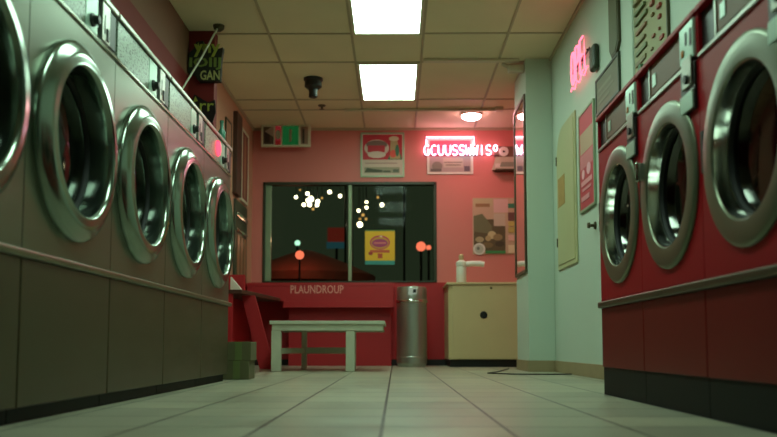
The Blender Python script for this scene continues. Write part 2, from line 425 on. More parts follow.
# ------------------------------------------------------------------ washers, right row (red)
def red_washer():
    s = -1; hw = .345; cz = .848; cy = -.012
    t = thing('washing_machine', (0, 0, 0), 'x', 'washing machine', 'red front-loading washers along the right wall')
    bx(s, -.44, -.006, -hw, hw, 0, .135, M['kick']).build('kick_plate', t)
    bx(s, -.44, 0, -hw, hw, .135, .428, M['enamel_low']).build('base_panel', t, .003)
    body_shell(s, .44, hw, .462, 1.222, cy, cz, .25, M['enamel']).build('body', t)
    ax = (s, 0, 0); c = (0, cy, cz)
    dr = MB().lathe([(.318, -.002), (.318, .006), (.313, .012), (.302, .0155), (.25, .0155), (.238, .0145), (.233, .008), (.224, -.055), (.25, -.055), (.25, -.002)], c, ax, M['ringgrey'], 80, closed=True).build('door', t)
    MB().lathe([(.2245, -.052), (.18, -.047), (.1, -.042), (0, -.04)], c, ax, M['glass'], 64).build('door_glass', dr)
    MB().lathe([(.2265, -.036), (.219, -.038), (.215, -.05), (.2245, -.055)], c, ax, M['rubber'], 64, closed=True).build('gasket', dr)
    MB().lathe([(.2320, .0085), (.2340, .009), (.2275, -.034), (.2255, -.034)], c, ax, M['chrome'], 64, closed=True).build('inner_rim', dr)
    MB().lathe([(.228, -.056), (.245, -.07), (.245, -.36), (.1, -.38), (0, -.38)], c, ax, M['drum'], 48).build('drum', t)
    bx(s, -.44, -.03, -hw, hw, 1.222, 1.402, M['enamel']).build('control_panel', t, .002)
    bx(s, -.03, .012, -hw, hw, 1.384, 1.404, M['enamel']).build('top_rail', t, .004)
    bx(s, -.03, .008, -hw + .12, hw - .012, 1.222, 1.236, M['satin']).build('lower_trim', t, .002)
    bx(s, -.03, .002, hw - .008, hw, 1.236, 1.384, M['enamel']).build('end_post', t, .002)
    bx(s, -.03, .002, -hw, -hw + .01, 1.236, 1.384, M['enamel']).build('end_post', t, .002)
    bx(s, -.03, -.012, .205, hw - .008, 1.238, 1.382, M['black']).build('side_louvre', t, .001)
    d = bx(s, -.03, -.006, -.19, .192, 1.256, 1.380, M['brown']).build('display_panel', t, .002)
    bx(s, -.006, -.003, .12, .16, 1.285, 1.335, M['mintplate']).build('price_label', d)
    bx(s, -.03, -.002, .192, .205, 1.238, 1.382, M['satin']).build('divider', t, .001)
    bx(s, -.03, -.004, -.19, .192, 1.240, 1.250, M['satin']).build('inner_trim', t, .001)
    cb = bx(s, -.03, .012, -.335, -.20, 1.24, 1.376, M['mintplate']).build('coin_box', t, .004)
    bx(s, .011, .014, -.275, -.262, 1.30, 1.345, M['black']).build('coin_slot', cb)
    bx(s, .011, .016, -.245, -.222, 1.268, 1.292, pm((196, 120, 50))).build('amber_light', cb, .003)
    bx(s, .011, .0145, -.32, -.305, 1.285, 1.345, M['black']).build('coin_slot', cb)
    lk = bx(s, -.0, .010, -.337, -.198, 1.056, 1.222, M['black']).build('coin_vault', t, .003)
    bx(s, .010, .016, -.318, -.228, 1.145, 1.252, M['satin']).build('vault_lock_plate', lk, .004)
    MB().lathe([(.016, .016), (.016, .024), (0, .024)], (0, -.272, 1.175), ax, M['black'], 20).build('lock', lk)
    bx(s, .010, .017, -.33, -.206, 1.06, 1.125, M['mintplate']).build('coin_cup', lk, .003)
    bx(s, .0, .006, .312, .338, .82, .965, M['black']).build('latch_plate', t, .002)
    return t
RL = ['red washer farthest from the camera, beside the mint wall and red framed sign',
      'middle red washer, with a shiny latch on the left of its door',
      'nearest and largest red washer, cut off by the right edge of the photo']
proto = red_washer()
for i, lb in enumerate(RL):
    o = proto if i == 0 else copy_tree(proto)
    o.location = (1.04, 3.80 - .695 * i, 0); o['label'] = lb
    if i == 1:
        dd = [c for c in kids(o) if c.name.startswith('door')][0]; ORG[dd] = Vector(o.location)
        q = o.location.y + .268; hd = MB().box(1.012, 1.04, q - .02, q + .02, .925, .995, M['satin']); hd.tube([(1.008, q, 1.0), (1.008, q, .92)], .012, M['chrome'])
        hd.build('handle', dd, .003)
tag(MB().box(1.022, 1.08, 2.05, 4.16, .429, .461, M['bronze']).build('bumper_rail', None, .009, 3),
    'long dark metal rail under the red washers\' doors', 'rail')

# ------------------------------------------------------------------ ceiling lights
def troffer(y0, y1, label):
    x0, x1 = -.378, .237
    t = thing('ceiling_light', ((x0 + x1) / 2, (y0 + y1) / 2, ZC - .02), label, 'ceiling light', 'fluorescent ceiling lights')
    f = MB(); e = .028
    f.box(x0, x1, y0, y0 + e, ZC - .02, ZC, M['tbar_white']).box(x0, x1, y1 - e, y1, ZC - .02, ZC, M['tbar_white'])
    f.box(x0, x0 + e, y0 + e, y1 - e, ZC - .02, ZC, M['tbar_white']).box(x1 - e, x1, y0 + e, y1 - e, ZC - .02, ZC, M['tbar_white'])
    f.build('frame', t)
    MB().box(x0 + e, x1 - e, y0 + e, y1 - e, ZC - .014, ZC - .002, M['diffuser']).build('diffuser', t)
troffer(7.805, 9.005, 'farther lit fluorescent ceiling panel, near the window')
troffer(5.855, 7.055, 'nearer lit fluorescent ceiling panel, cut by the top edge of the photo')
troffer(3.9, 5.1, 'lit fluorescent ceiling panel above the middle washers')
troffer(1.94, 3.14, 'lit fluorescent ceiling panel above the camera')

t = thing('dome_light', (.905, 9.59, ZC - .07), 'small round glowing pink-white dome light on the ceiling', 'ceiling light')
MB().lathe([(0, 0), (.125, 0), (.125, -.025), (.11, -.03), (0, -.03)], (.905, 9.59, ZC), (0, 0, 1), M['tbar_white'], 32).build('base', t)
MB().lathe([(.115, -.028), (.108, -.05), (.075, -.068), (0, -.076)], (.905, 9.59, ZC), (0, 0, 1), M['dome'], 32).build('lamp_shade', t)

t = thing('ceiling_conduit', (.32, 9.38, ZC - .03), 'long thin pale conduit running across the ceiling near the dome light', 'conduit')
MB().tube([(-.6, 9.38, ZC - .016), (1.17, 9.38, ZC - .016)], .016, M['tbar_white'], 10).build('pipe', t)
MB().box(1.16, 1.25, 9.30, 9.38, ZC - .045, ZC, M['tbar_white']).build('junction_box', t, .006)

t = thing('security_camera', (-.85, 8.30, ZC - .2), 'black dome camera hanging from the ceiling', 'security camera')
MB().lathe([(0, 0), (.1, 0), (.1, -.018), (.088, -.03), (.09, -.085), (.05, -.115), (0, -.115)], (-.85, 8.30, ZC), (0, 0, 1), M['black'], 28).build('mount', t)
MB().lathe([(.05, -.112), (.042, -.14), (.046, -.19), (.035, -.2), (0, -.2)], (-.85, 8.30, ZC), (0, 0, 1), M['black'], 24).build('lens_housing', t)
t = thing('sprinkler', (-.845, 9.24, ZC - .05), 'tiny dark sprinkler head on the ceiling behind the black camera', 'sprinkler')
MB().lathe([(0, 0), (.045, 0), (.04, -.012), (.012, -.016), (.012, -.04), (.03, -.046), (0, -.05)], (-.845, 9.24, ZC), (0, 0, 1), M['bronze'], 20).build('head', t)

# ------------------------------------------------------------------ signs and posters
def poster(name, F, wd, ht, items, label, cat, frame=None, fw=.02, depth=.012, paper=(210, 200, 180), group=None, texts=()):
    """F at lower-left corner on the wall; items are flat inks printed on the sheet"""
    t = thing(name, F.p(wd / 2, 0, 0), label, cat, group)
    if frame:
        b = MB()
        b.fbox(F, 0, wd, 0, fw, 0, depth + .006, frame).fbox(F, 0, wd, ht - fw, ht, 0, depth + .006, frame)
        b.fbox(F, 0, fw, fw, ht - fw, 0, depth + .006, frame).fbox(F, wd - fw, wd, fw, ht - fw, 0, depth + .006, frame)
        b.build('frame', t, .002)
    e = fw if frame else 0
    b = MB().fbox(F, e, wd - e, e, ht - e, 0.0, depth, pm(paper)); d = depth
    iw, ih = wd - 2 * e, ht - 2 * e
    for it in items:
        d2 = d + .0006; c = pm(it[-1])
        if it[0] == 'r': b.fbox(F, e + it[1] * iw, e + it[3] * iw, e + it[2] * ih, e + it[4] * ih, depth - .001, d2, c)
        elif it[0] == 'e': b.ell(F, e + it[1] * iw, e + it[2] * ih, it[3] * iw, it[4] * ih, depth - .001, d2, c)
        elif it[0] == 'p': b.prism(F, [(e + x * iw, e + y * ih) for x, y in it[1]], depth - .001, d2, c)
        elif it[0] == 't': b.text(F, it[1], e + it[2] * iw, e + it[3] * ih, it[4] * iw, it[5] * ih, d2 - .001, c, .0016)
        d = d2
    b.build('print', t)
    return t

# framed poster above the window
poster('wall_poster', BACK(-.442, 2.368), .556, .575, [
    ('r', .02, .38, .98, .98, (188, 38, 52)), ('p', [(.1, .38), (.62, .38), (.75, .62), (.95, .5), (.98, .38)], (52, 110, 74)),
    ('e', .36, .66, .3, .2, (204, 190, 172)), ('e', .36, .74, .26, .1, (120, 96, 84)), ('r', .14, .56, .56, .72, (186, 36, 50)), ('e', .36, .5, .22, .08, (214, 200, 184)),
    ('p', [(.68, .4), (.7, .86), (.78, .94), (.86, .86), (.94, .4)], (178, 160, 110)), ('e', .78, .88, .12, .06, (206, 196, 160)), ('e', .76, .52, .08, .09, (226, 92, 70)), ('e', .86, .6, .05, .14, (60, 120, 84)),
    ('r', .02, .02, .98, .38, (206, 192, 172)), ('r', .08, .28, .86, .31, (176, 150, 138)), ('r', .06, .06, .92, .2, (150, 150, 122)),
    ('p', [(.07, .08), (.12, .18), (.5, .13), (.5, .08)], (66, 76, 50)), ('r', .52, .08, .7, .12, (76, 86, 60)), ('r', .76, .08, .9, .15, (92, 104, 84))],
    'framed red and white food poster above the window', 'poster', M['pale_green'], .018)

# hanging box sign with a green centre
F = BACK(-1.68, 2.722, 10.06)
t = thing('exit_sign', F.p(.31, 0, 0), 'white-framed hanging sign with a lit green centre, left end of the back wall', 'sign')
b = MB(); b.fbox(F, 0, .62, 0, .288, -.05, 0, M['tbar_white']); b.build('housing', t, .006)
b = MB().fbox(F, .27, .47, .02, .26, -.001, .006, M['exit_green']); b.fbox(F, .355, .385, .06, .22, .005, .008, pm((150, 130, 100))); b.build('green_panel', t)
b = MB().fbox(F, .18, .25, .02, .26, -.001, .005, M['exit_red']).ell(F, .215, .15, .03, .06, .004, .007, pm((150, 170, 140))).fbox(F, .19, .245, .03, .07, .004, .0075, pm((196, 40, 48))); b.build('red_panel', t)
b = MB().fbox(F, .03, .16, .03, .25, -.001, .004, pm((84, 62, 48))).fbox(F, .05, .11, .05, .19, .003, .006, pm((48, 30, 26))).prism(F, [(.05, .19), (.13, .25), (.16, .25), (.16, .12)], .003, .007, pm((170, 140, 124))); b.build('picture_panel', t)
b = MB().fbox(F, .50, .59, .03, .25, -.001, .004, pm((150, 120, 100))).fbox(F, .52, .545, .04, .22, .003, .006, pm((70, 60, 44))); b.build('side_panel', t)
b = MB()
for u in (.1, .52): b.tube([F.p(u, .285, -.025), F.p(u, .288 + .0, -.025), (F.p(u, 0, -.025).x, F.p(u, 0, -.025).y, ZC)], .008, M['bronze'])
b.build('hanger', t)

# neon sign on the back wall
F = BACK(.345, 2.63)
t = thing('neon_sign', F.p(.5, 0, 0), 'long pink and white glowing neon lettering on the back wall', 'neon sign')
zt = .02
b = MB(); neon(b, F, 'GCUUS', .01, .01, .44, .125, .055, .0065, M['neon_pink']); b.build('pink_letters', t)
b = MB(); neon(b, F, 'SWW', .45, .01, .25, .125, .055, .0065, M['neon_white']); b.build('white_letters', t)
b = MB(); neon(b, F, 'ISo', .70, .01, .26, .125, .055, .0065, M['neon_pink']); b.build('pink_letters', t)
b = MB(); b.tube([F.p(.046, .14, .04), F.p(.046, .243, .04), F.p(.65, .243, .04), F.p(.65, .14, .04)], .006, M['neon_pink']); b.build('border_tube', t)
b = MB(); b.tube([F.p(.01, .012, .03), F.p(.96, .012, .03)], .005, M['black']).tube([F.p(.01, .12, .03), F.p(.96, .12, .03)], .005, M['black'])
for u in (.03, .67, .93): b.tube([F.p(u, .012, 0), F.p(u, .012, .052)], .006, M['black']).tube([F.p(u, .12, 0), F.p(u, .12, .052)], .006, M['black'])
for u in (.046, .65): b.tube([F.p(u, .235, 0), F.p(u, .235, .045)], .006, M['black'])
b.build('support_rack', t)

poster('framed_certificate', BACK(.402, 2.405), .582, .46, [
    ('r', .03, .03, .97, .5, (170, 150, 140)), ('r', .03, .5, .97, .97, (206, 92, 112)), ('r', .34, .16, .8, .44, (186, 172, 150)), ('r', .36, .3, .78, .33, (120, 110, 96)), ('r', .4, .22, .74, .25, (120, 110, 96)),
    ('e', .2, .2, .12, .14, (130, 120, 104)), ('r', .05, .04, .3, .12, (104, 92, 84)), ('r', .82, .05, .95, .2, (96, 84, 90))],
    'white-framed certificate behind the left end of the neon lettering', 'picture', M['white'], .016, .01)
# small shelf unit with round clock
F = BACK(1.252, 2.43)
tag(MB().fbox(F, 0, .42, 0, .018, 0, .13, M['bronze']).build('wall_shelf', None, .003), 'narrow dark wall shelf right of the neon lettering', 'shelf')
F2 = BACK(1.215, 2.4485, 10.20)
t = thing('display_box', F2.p(.2, 0, 0), 'pale printed box leaning on the narrow wall shelf', 'box')
b = MB().prism(F2, [(0, 0), (.385, 0), (.385, .165), (.05, .165)], -.03, .02, pm((196, 186, 160)))
b.prism(F2, [(.1, .04), (.37, .04), (.37, .1), (.12, .1)], .019, .0215, pm((140, 142, 120))).fbox(F2, .04, .1, .03, .08, .019, .0225, pm((220, 210, 196))); b.build('carton', t)
t = thing('wall_clock', (1.37, 10.2, 2.62), 'small round white clock on a brown backboard above the narrow shelf', 'clock')
F3 = BACK(1.25, 2.62)
MB().fbox(F3, 0, .35, 0, .14, 0, .015, pm((120, 92, 72))).build('backboard', t, .003)
MB().lathe([(0, .015), (.062, .015), (.062, .03), (.05, .034), (.048, .026), (0, .026)], F3.p(.12, .07), (0, -1, 0), M['white'], 28).build('face', t)
MB().lathe([(0, .026), (.014, .026), (.014, .031), (0, .031)], F3.p(.12, .07), (0, -1, 0), M['black'], 16).build('hub', t)

# collage poster beside the partition
poster('collage_poster', BACK(.972, 1.387), .60, .712, [
    ('r', 0, 0, 1, 1, (196, 160, 132)), ('r', .02, .86, .42, .99, (190, 170, 130)), ('r', .06, .84, .36, .9, (150, 108, 72)), ('r', .44, .74, .74, .98, (214, 168, 160)),
    ('r', .02, .06, .68, .62, (92, 76, 48)), ('p', [(.02, .4), (.02, .68), (.2, .72), (.4, .5), (.4, .36)], (110, 104, 72)), ('r', .44, .5, .68, .72, (196, 172, 150)),
    ('e', .4, .34, .09, .07, (196, 176, 132)), ('e', .32, .28, .06, .05, (176, 150, 104)), ('e', .52, .3, .1, .06, (146, 120, 80)), ('e', .14, .26, .09, .05, (170, 150, 112)), ('e', .56, .18, .1, .05, (70, 54, 34)), ('e', .3, .16, .12, .05, (120, 96, 60)),
    ('r', .74, .82, 1, .9, (60, 128, 92)), ('r', .74, .6, 1, .74, (110, 66, 58)), ('r', .74, .5, 1, .58, (196, 170, 90)), ('r', .74, .38, 1, .48, (190, 160, 84)), ('r', .74, .24, 1, .34, (222, 170, 156)), ('r', .74, .02, 1, .16, (220, 196, 160)),
    ('r', .26, .01, .68, .06, (60, 130, 70)), ('e', .13, .09, .125, .105, (214, 206, 196)), ('e', .13, .09, .09, .075, (176, 176, 160)), ('e', .11, .1, .03, .03, (110, 110, 100))],
    'tall photo collage poster with a round white sticker, left of the partition', 'poster', None, 0, .012)

# yellow sticker poster in the window
F = BACK(-.383, 1.262, 10.278)
t = thing('window_sign', F.p(.19, 0, 0), 'yellow paper sign with a teal strip in the right window pane', 'sign')
b = MB().fbox(F, 0, .375, 0, .44, -.001, .003, pm((232, 188, 36)))
b.fbox(F, 0, .375, 0, .05, .002, .0036, pm((50, 150, 140))).fbox(F, 0, .375, .425, .44, .002, .0036, pm((80, 120, 60)))
b.ell(F, .187, .28, .128, .092, .002, .0042, pm((196, 70, 90))).ell(F, .187, .275, .112, .076, .002, .0048, pm((206, 150, 60))).ell(F, .187, .272, .1, .052, .002, .0054, pm((168, 60, 110))).fbox(F, .11, .265, .262, .285, .002, .006, pm((214, 120, 120)))
b.fbox(F, .06, .31, .15, .185, .002, .0042, pm((200, 92, 60))).ell(F, .07, .14, .028, .022, .002, .0048, pm((160, 50, 40))).fbox(F, .16, .22, .08, .14, .002, .0044, pm((190, 80, 50))).ell(F, .2, .35, .02, .014, .002, .0044, pm((240, 226, 190)))
b.build('print', t)

# mirror on the partition end
F = Fr((1.252, 8.43, .94), (0, -1, 0), (0, 0, 1), (-1, 0, 0))
t = thing('wall_mirror', F.p(.3, 0), 'tall narrow mirror on the end of the mint partition', 'mirror')
b = MB(); W_, H_ = .69, 1.72
b.fbox(F, 0, W_, 0, .03, 0, .02, M['bronze']).fbox(F, 0, W_, H_ - .03, H_, 0, .02, M['bronze']).fbox(F, 0, .05, .03, H_ - .03, 0, .02, M['bronze']).fbox(F, W_ - .05, W_, .03, H_ - .03, 0, .02, M['bronze'])
b.build('frame', t, .003)
MB().fbox(F, .05, W_ - .05, .03, H_ - .03, .001, .012, M['mirror']).build('mirror_glass', t)
tag(MB().box(1.10, 1.252, 7.78, 7.86, 2.90, 2.97, M['tbar_white']).tube([(1.04, 7.82, ZC - .012), (1.14, 7.82, 2.93)], .02, M['tbar_white']).build('ceiling_bracket', None, .006),
    'small pale bracket joining the ceiling rail to the partition', 'bracket')
tag(MB().box(.27, 1.19, 7.70, 7.76, ZC - .028, ZC - .002, M['tbar_white']).build('ceiling_rail', None, .004), 'pale ceiling rail between the far light panel and the partition', 'rail')

# right wall: neon, boards, panel
F = RIGHT(6.70, 2.365)
t = thing('neon_sign', F.p(.33, 0), 'glowing pink neon script sign on the mint right wall', 'neon sign')
b = MB(); neon(b, F, 'OPEN', .0, .02, .62, .27, .035, .009, M['neon_rose']); b.build('neon_letters', t)
b = MB(); pts = [F.p(.02 + .6 * i / 24, -.02 + .02 * math.sin(i * .9), .04) for i in range(25)]; b.tube(pts, .006, M['neon_rose'], 6); b.build('neon_underline', t)
b = MB().fbox(F, .685, .82, -.09, .10, 0, .05, M['green_frame']); b.build('transformer', t, .025, 4)
b = MB()
for u in (.08, .32, .56): b.tube([F.p(u, .14, 0), F.p(u, .14, .035)], .008, M['black'])
b.fbox(F, .0, .60, .133, .147, .015, .025, M['black']).fbox(F, .59, .70, .06, .075, .01, .025, M['black']); b.build('support_rack', t)

F = RIGHT(5.55, 2.20)
t = thing('wall_plaque', F.p(.12, 0), 'dark olive plaque with clipped lower corners, high on the mint wall', 'plaque')
poly = [(.06, 0), (.17, 0), (.235, .06), (.235, .52), (.18, .58), (.05, .58), (0, .52), (0, .07)]
MB().prism(F, poly, 0, .02, M['bronze']).build('board', t, .003)
MB().prism(F, [(.1175 + (x - .1175) * .86, .29 + (y - .29) * .93) for x, y in poly], .019, .024, mat('olive_face', (88, 92, 60), .5)).build('face', t)
poster('framed_notice', RIGHT(5.97, 1.925), .63, .275, [('r', .03, .05, .97, .95, (108, 104, 78)), ('r', .1, .6, .7, .7, (130, 128, 100)), ('r', .1, .4, .8, .48, (126, 122, 96)), ('r', .1, .2, .6, .28, (126, 122, 96))],
       'dark-framed grey notice above the far red washer', 'picture', M['green_frame'], .02, .012, (108, 104, 78))
poster('framed_sign', RIGHT(6.545, 1.295), .50, .80, [
    ('r', 0, 0, 1, 1, (196, 60, 72)), ('r', .06, .58, .94, .80, (190, 160, 130)), ('r', .06, .80, .94, .97, (206, 62, 76)), ('r', .06, .42, .94, .57, (212, 120, 126)),
    ('e', .26, .36, .1, .05, (236, 176, 186)), ('e', .66, .38, .14, .06, (236, 170, 182)), ('r', .12, .24, .88, .29, (226, 150, 156)), ('r', .2, .18, .8, .21, (220, 140, 146)), ('r', .12, .08, .7, .13, (220, 140, 146))],
    'red and pink framed sign on the mint wall behind the far red washer', 'sign', M['pale_green'], .02, .014, (196, 60, 72))
rr = random.Random(3); its = []
for i in range(15):
    v = .04 + .062 * i
    for u0, u1, cs in ((.08, .5, ((128, 118, 80), (112, 124, 84), (144, 104, 76))), (.56, .72, ((96, 120, 80), (130, 110, 70), (150, 84, 66))), (.78, .92, ((168, 74, 62), (150, 96, 70)))):
        if rr.random() < .8: its.append(('r', u0 + rr.random() * .05, v, u1 - rr.random() * .12, v + .012 + .012 * rr.random(), cs[rr.randrange(len(cs))]))
its += [('e', .3, .3, .05, .03, (72, 116, 78)), ('e', .22, .22, .04, .025, (168, 60, 56)), ('e', .86, .82, .06, .045, (180, 58, 60)), ('e', .84, .62, .05, .03, (172, 60, 56))]
poster('price_board', RIGHT(5.02, 1.57), .66, 1.06, its,
       'large yellow price board with red and green lines above the middle red washer', 'price board', M['bronze'], .018, .012, (150, 146, 102))
struct(MB().box(1.476, XR, 4.99, 5.2, 0, ZC, M['mint']), 'trim_3', 'vertical mint-painted strip left of the yellow price board', bevel=.012)
# electrical panel with an arched cover
F = RIGHT(7.47, .925)
t = thing('electrical_panel', F.p(.38, 0), 'tall cream electrical panel with an arched corner and paper tag on the mint wall', 'electrical panel')
poly = [(0, 0), (.78, 0), (.78, 1.27), (.3, 1.27)] + [(.3 - .3 * math.sin(a), 1.0 + .27 * math.cos(a)) for a in [PI / 2 * i / 8 for i in range(1, 9)]]
MB().prism(F, poly, .001, .014, M['yellow_panel']).build('box', t, .004)
MB().prism(F, [(.39 + (x - .39) * .88, .63 + (y - .63) * .94) for x, y in poly], .013, .021, M['yellow_panel']).build('door', t, .004)
MB().fbox(F, .1, .38, .56, .82, .020, .024, mat('paper_tag', (176, 140, 80), .8, var=.2, vscale=12)).build('tag', t)
for v in (.25, 1.0): MB().tube([F.p(.04, v - .04, .022), F.p(.04, v + .04, .022)], .009, M['bronze']).build('hinge', t)
tag(MB().lathe([(0, 0), (.03, 0), (.028, .012), (.012, .016), (.012, .04), (.024, .046), (.02, .062), (0, .064)], (XR, 6.1, 1.14), (-1, 0, 0), M['bronze'], 20).build('wall_hook'), 'small dark knob on the mint wall below the red sign', 'hook')

# left wall beyond the machines
poster('picture_frame', LEFT(8.53, 2.30), .3, .37, [('r', .05, .05, .95, .95, (170, 120, 96))], 'small tan picture frame on the left wall, right of the red pilaster', 'picture', M['bronze'], .018, .012, (170, 120, 96))
tag(MB().box(-1.81, -1.76, 8.97, 9.26, 1.93, 2.86, M['wood']).build('wall_board', None, .005), 'tall dark wooden board on the left wall', 'board')
poster('picture_frame', LEFT(9.4, 1.93), .42, .86, [('r', .06, .04, .94, .96, (128, 62, 48)), ('r', .4, .04, .6, .96, (160, 116, 84))], 'tall brown picture frame between the dark board and the corner', 'picture', M['tbar_white'], .03, .02, (128, 62, 48))
t = thing('soap_dispenser', (-1.79, 9.4, .98), 'dark wall panel dispenser with two chrome bars, left of the window', 'dispenser')
MB().box(-1.808, -1.785, 9.05, 9.78, .995, 1.89, M['green_frame']).build('cabinet', t, .008)
b = MB().box(-1.786, -1.77, 9.1, 9.74, 1.70, 1.75, M['chrome']); b.build('chrome_bar', t, .008)
b = MB().box(-1.786, -1.77, 9.1, 9.74, 1.535, 1.565, M['chrome']); b.build('chrome_bar', t, .006)
for y in (9.16, 9.36, 9.56): MB().box(-1.786, -1.776, y, y + .13, 1.03, 1.50, mat('dispenser_column', (150, 100, 72), .4)).build('column', t, .004)
tag(MB().lathe([(0, 0), (.022, 0), (.026, .01), (.026, .09), (.012, .115), (.012, .15), (.014, .152), (.014, .17), (0, .17)], (-1.20, 5.56, 1.624), (0, 0, 1), M['bottle'], 20).build('detergent_bottle'),
    'small green bottle on top of the farthest steel washer', 'bottle')

# joke sign on the pilaster with pole
F = Fr((-1.803, 6.94, 2.56), (1, 0, 0), (0, 0, 1), (0, -1, 0))
t = thing('cutout_sign', F.p(.14, 0), 'large dark cut-out sign with yellow-green letters high on the red pilaster', 'sign')
b = MB().prism(F, [(0, .05), (.06, .03), (.08, -.01), (.1, -.03), (.285, -.03), (.29, .14), (.305, .27), (.24, .25), (.21, .29), (.15, .28), (.13, .33), (.07, .32), (.05, .26), (.01, .22)], -.06, 0, mat('sign_black', (26, 30, 18), .6)); b.build('board', t)
G1 = pm((166, 176, 70)); G2 = pm((122, 142, 66))
b = MB().text(F, 'yny', .05, .185, .23, .115, 0, G1, .004, off=.025).text(F, 'IOIIJ', .015, .07, .275, .11, 0, G2, .004, off=.025).text(F, 'GAN', .11, -.02, .17, .085, 0, pm((190, 190, 120)), .004, off=.015)
b.prism(F, [(.075, .26), (.09, .315), (.105, .25)], -.001, .004, G1).prism(F, [(.12, .25), (.135, .32), (.15, .25)], -.001, .004, G2); b.build('lettering', t)
F = Fr((-1.715, 6.98, 2.20), (1, 0, 0), (0, 0, 1), (0, -1, 0))
t = thing('cutout_sign', F.p(.08, 0), 'small dark cut-out sign with yellow marks, low on the red pilaster', 'sign')
MB().prism(F, [(0, 0), (.13, -.03), (.158, .06), (.15, .17), (.09, .15), (.05, .17), (-.03, .22), (-.06, .15), (-.02, .1)], 0, .02, M['black']).build('board', t)
b = MB().text(F, 'rr', .02, .07, .12, .07, .02, G1, .004); b.prism(F, [(-.04, .15), (-.02, .2), (.0, .16)], .019, .024, G1); b.build('lettering', t)
t = thing('leaning_pole', (-1.52, 6.62, 2.3), 'thin pale pole slanting from the ceiling hook across the dark cut-out sign', 'pole')
MB().tube([(-1.525, 6.88, ZC), (-1.60, 6.6, 2.62), (-1.70, 6.24, 2.17)], .008, M['wood_paint'], 8).build('rod', t)
MB().lathe([(0, 0), (.05, 0), (.045, -.03), (.02, -.05), (0, -.05)], (-1.525, 6.88, ZC), (0, 0, 1), M['bronze'], 20).build('ceiling_hook', t)

# ------------------------------------------------------------------ furniture at the back
# red counter under the window, and its side wing
t = thing('window_counter', (-.75, 9.98, .64), 'long red counter front with pale lettering below the window', 'counter')
MB().box(-1.79, -.02, 9.86, YB, .955, 1.0, M['redwall']).build('counter_top', t, .006)
MB().box(-1.79, -.02, 9.86, 9.89, .78, .955, M['redwall']).build('front_board', t, .003)
MB().box(-1.35, -.02, 9.82, 9.89, .70, .715, M['redwall']).box(-1.35, -.02, 9.845, 9.875, .715, .78, M['redwall']).build('lip', t, .003)
b = MB().text(BACK(-1.265, .872, 9.86), 'PLAUNDROUP', 0, 0, .64, .1, 0, pm((226, 150, 138)), .002, off=.012); b.build('lettering', t)
MB().box(-1.3, -.05, 9.98, YB - .012, 0.0, .70, M['redwall']).build('support_panel', t, .003)
t = thing('side_counter', (-1.6, 9.1, 0), 'low dark-bottomed red folding counter along the left wall near the window', 'counter')
F = Fr((0, 0, .80), (1, 0, 0), (0, 1, 0), (0, 0, 1))
MB().prism(F, [(-1.80, 8.3), (-1.56, 8.3), (-1.50, 8.7), (-1.38, 9.81), (-1.80, 9.81)], -.03, .012, M['wood']).build('counter_top', t, .004)
MB().box(-1.80, -1.58, 8.55, 8.60, .80, .985, M['redwall']).build('back_board', t, .003)
F = Fr((0, 8.6, 0), (1, 0, 0), (0, 0, 1), (0, -1, 0))
MB().prism(F, [(-1.62, .77), (-1.48, .77), (-1.30, .12), (-1.30, 0), (-1.42, 0)], -.04, 0, M['redwall']).build('brace', t, .003)
MB().box(-1.80, -1.66, 8.32, 8.38, 0, .77, M['redwall']).build('leg', t, .003)
tag(MB().prism(Fr((-1.68, 8.25, .8135), (1, 0, 0), (0, 0, 1), (0, -1, 0)), [(.0, 0), (.11, 0), (.0, .13)], -.14, -.06, M['white']).build('paper_bag'), 'small white folded paper on the red side counter', 'paper')

# bench
t = thing('bench', (-.62, 8.2, 0), 'worn whitish painted bench on the tile floor in front of the red counter', 'bench')
MB().box(-1.19, -.10, 7.74, 8.70, .445, .478, M['wood_paint']).build('seat', t, .004)
b = MB().box(-1.17, -.12, 7.76, 7.785, .385, .445, M['wood_paint']).box(-1.17, -.12, 8.655, 8.68, .385, .445, M['wood_paint']).box(-1.17, -1.145, 7.785, 8.655, .385, .445, M['wood_paint']); b.build('apron', t, .003)
for x0, x1, y0, y1 in ((-1.175, -1.085, 7.765, 7.84), (-.47, -.385, 7.765, 7.84), (-.985, -.93, 8.60, 8.655), (-.47, -.415, 8.60, 8.655)):
    MB().box(x0, x1, y0, y1, 0, .385 if y0 < 8 else .445, M['wood_paint']).build('leg', t, .004)
MB().box(-.93, -.47, 8.61, 8.645, .16, .225, M['wood_paint']).build('stretcher', t, .003)
b = MB(); b.prism(Fr((0, 0, .165), (1, 0, 0), (0, 1, 0), (0, 0, 1)), [(-1.12, 7.84), (-1.085, 7.84), (-.95, 8.60), (-.985, 8.60)], 0, .055, M['wood_paint']); b.build('stretcher', t, .003)

# bin
cx, cy = .19, 9.58; zb = 0
t = thing('trash_can', (cx, cy, 0), 'round stainless steel trash can between the bench and the cream cabinet', 'trash can')
MB().lathe([(0, 0), (.165, 0), (.168, .03), (.176, .04), (.176, .10), (.18, .105), (.18, .115), (.176, .12), (.176, .74), (0, .74)], (cx, cy, zb), (0, 0, 1), M['satin'], 56).build('body', t)
MB().lathe([(.180, .735), (.187, .745), (.187, .765), (.180, .775)], (cx, cy, zb), (0, 0, 1), M['chrome'], 56).build('band', t)
MB().lathe([(.176, .74), (.176, .90), (.168, .925), (.158, .925), (.158, .86), (0, .84)], (cx, cy, zb), (0, 0, 1), M['satin'], 56).build('lid', t)
MB().prism(Fr((cx, cy - .172, .83), (1, 0, 0), (0, 0, 1), (0, -1, 0)), [(-.045, 0), (.05, 0), (.06, .075), (-.035, .075)], -.01, .012, M['label_white']).build('sticker', t)
MB().prism(Fr((cx, cy - .172, .85), (1, 0, 0), (0, 0, 1), (0, -1, 0)), [(.01, 0), (.045, 0), (.05, .04), (.015, .04)], .01, .0125, M['black']).build('flap_slot', t)

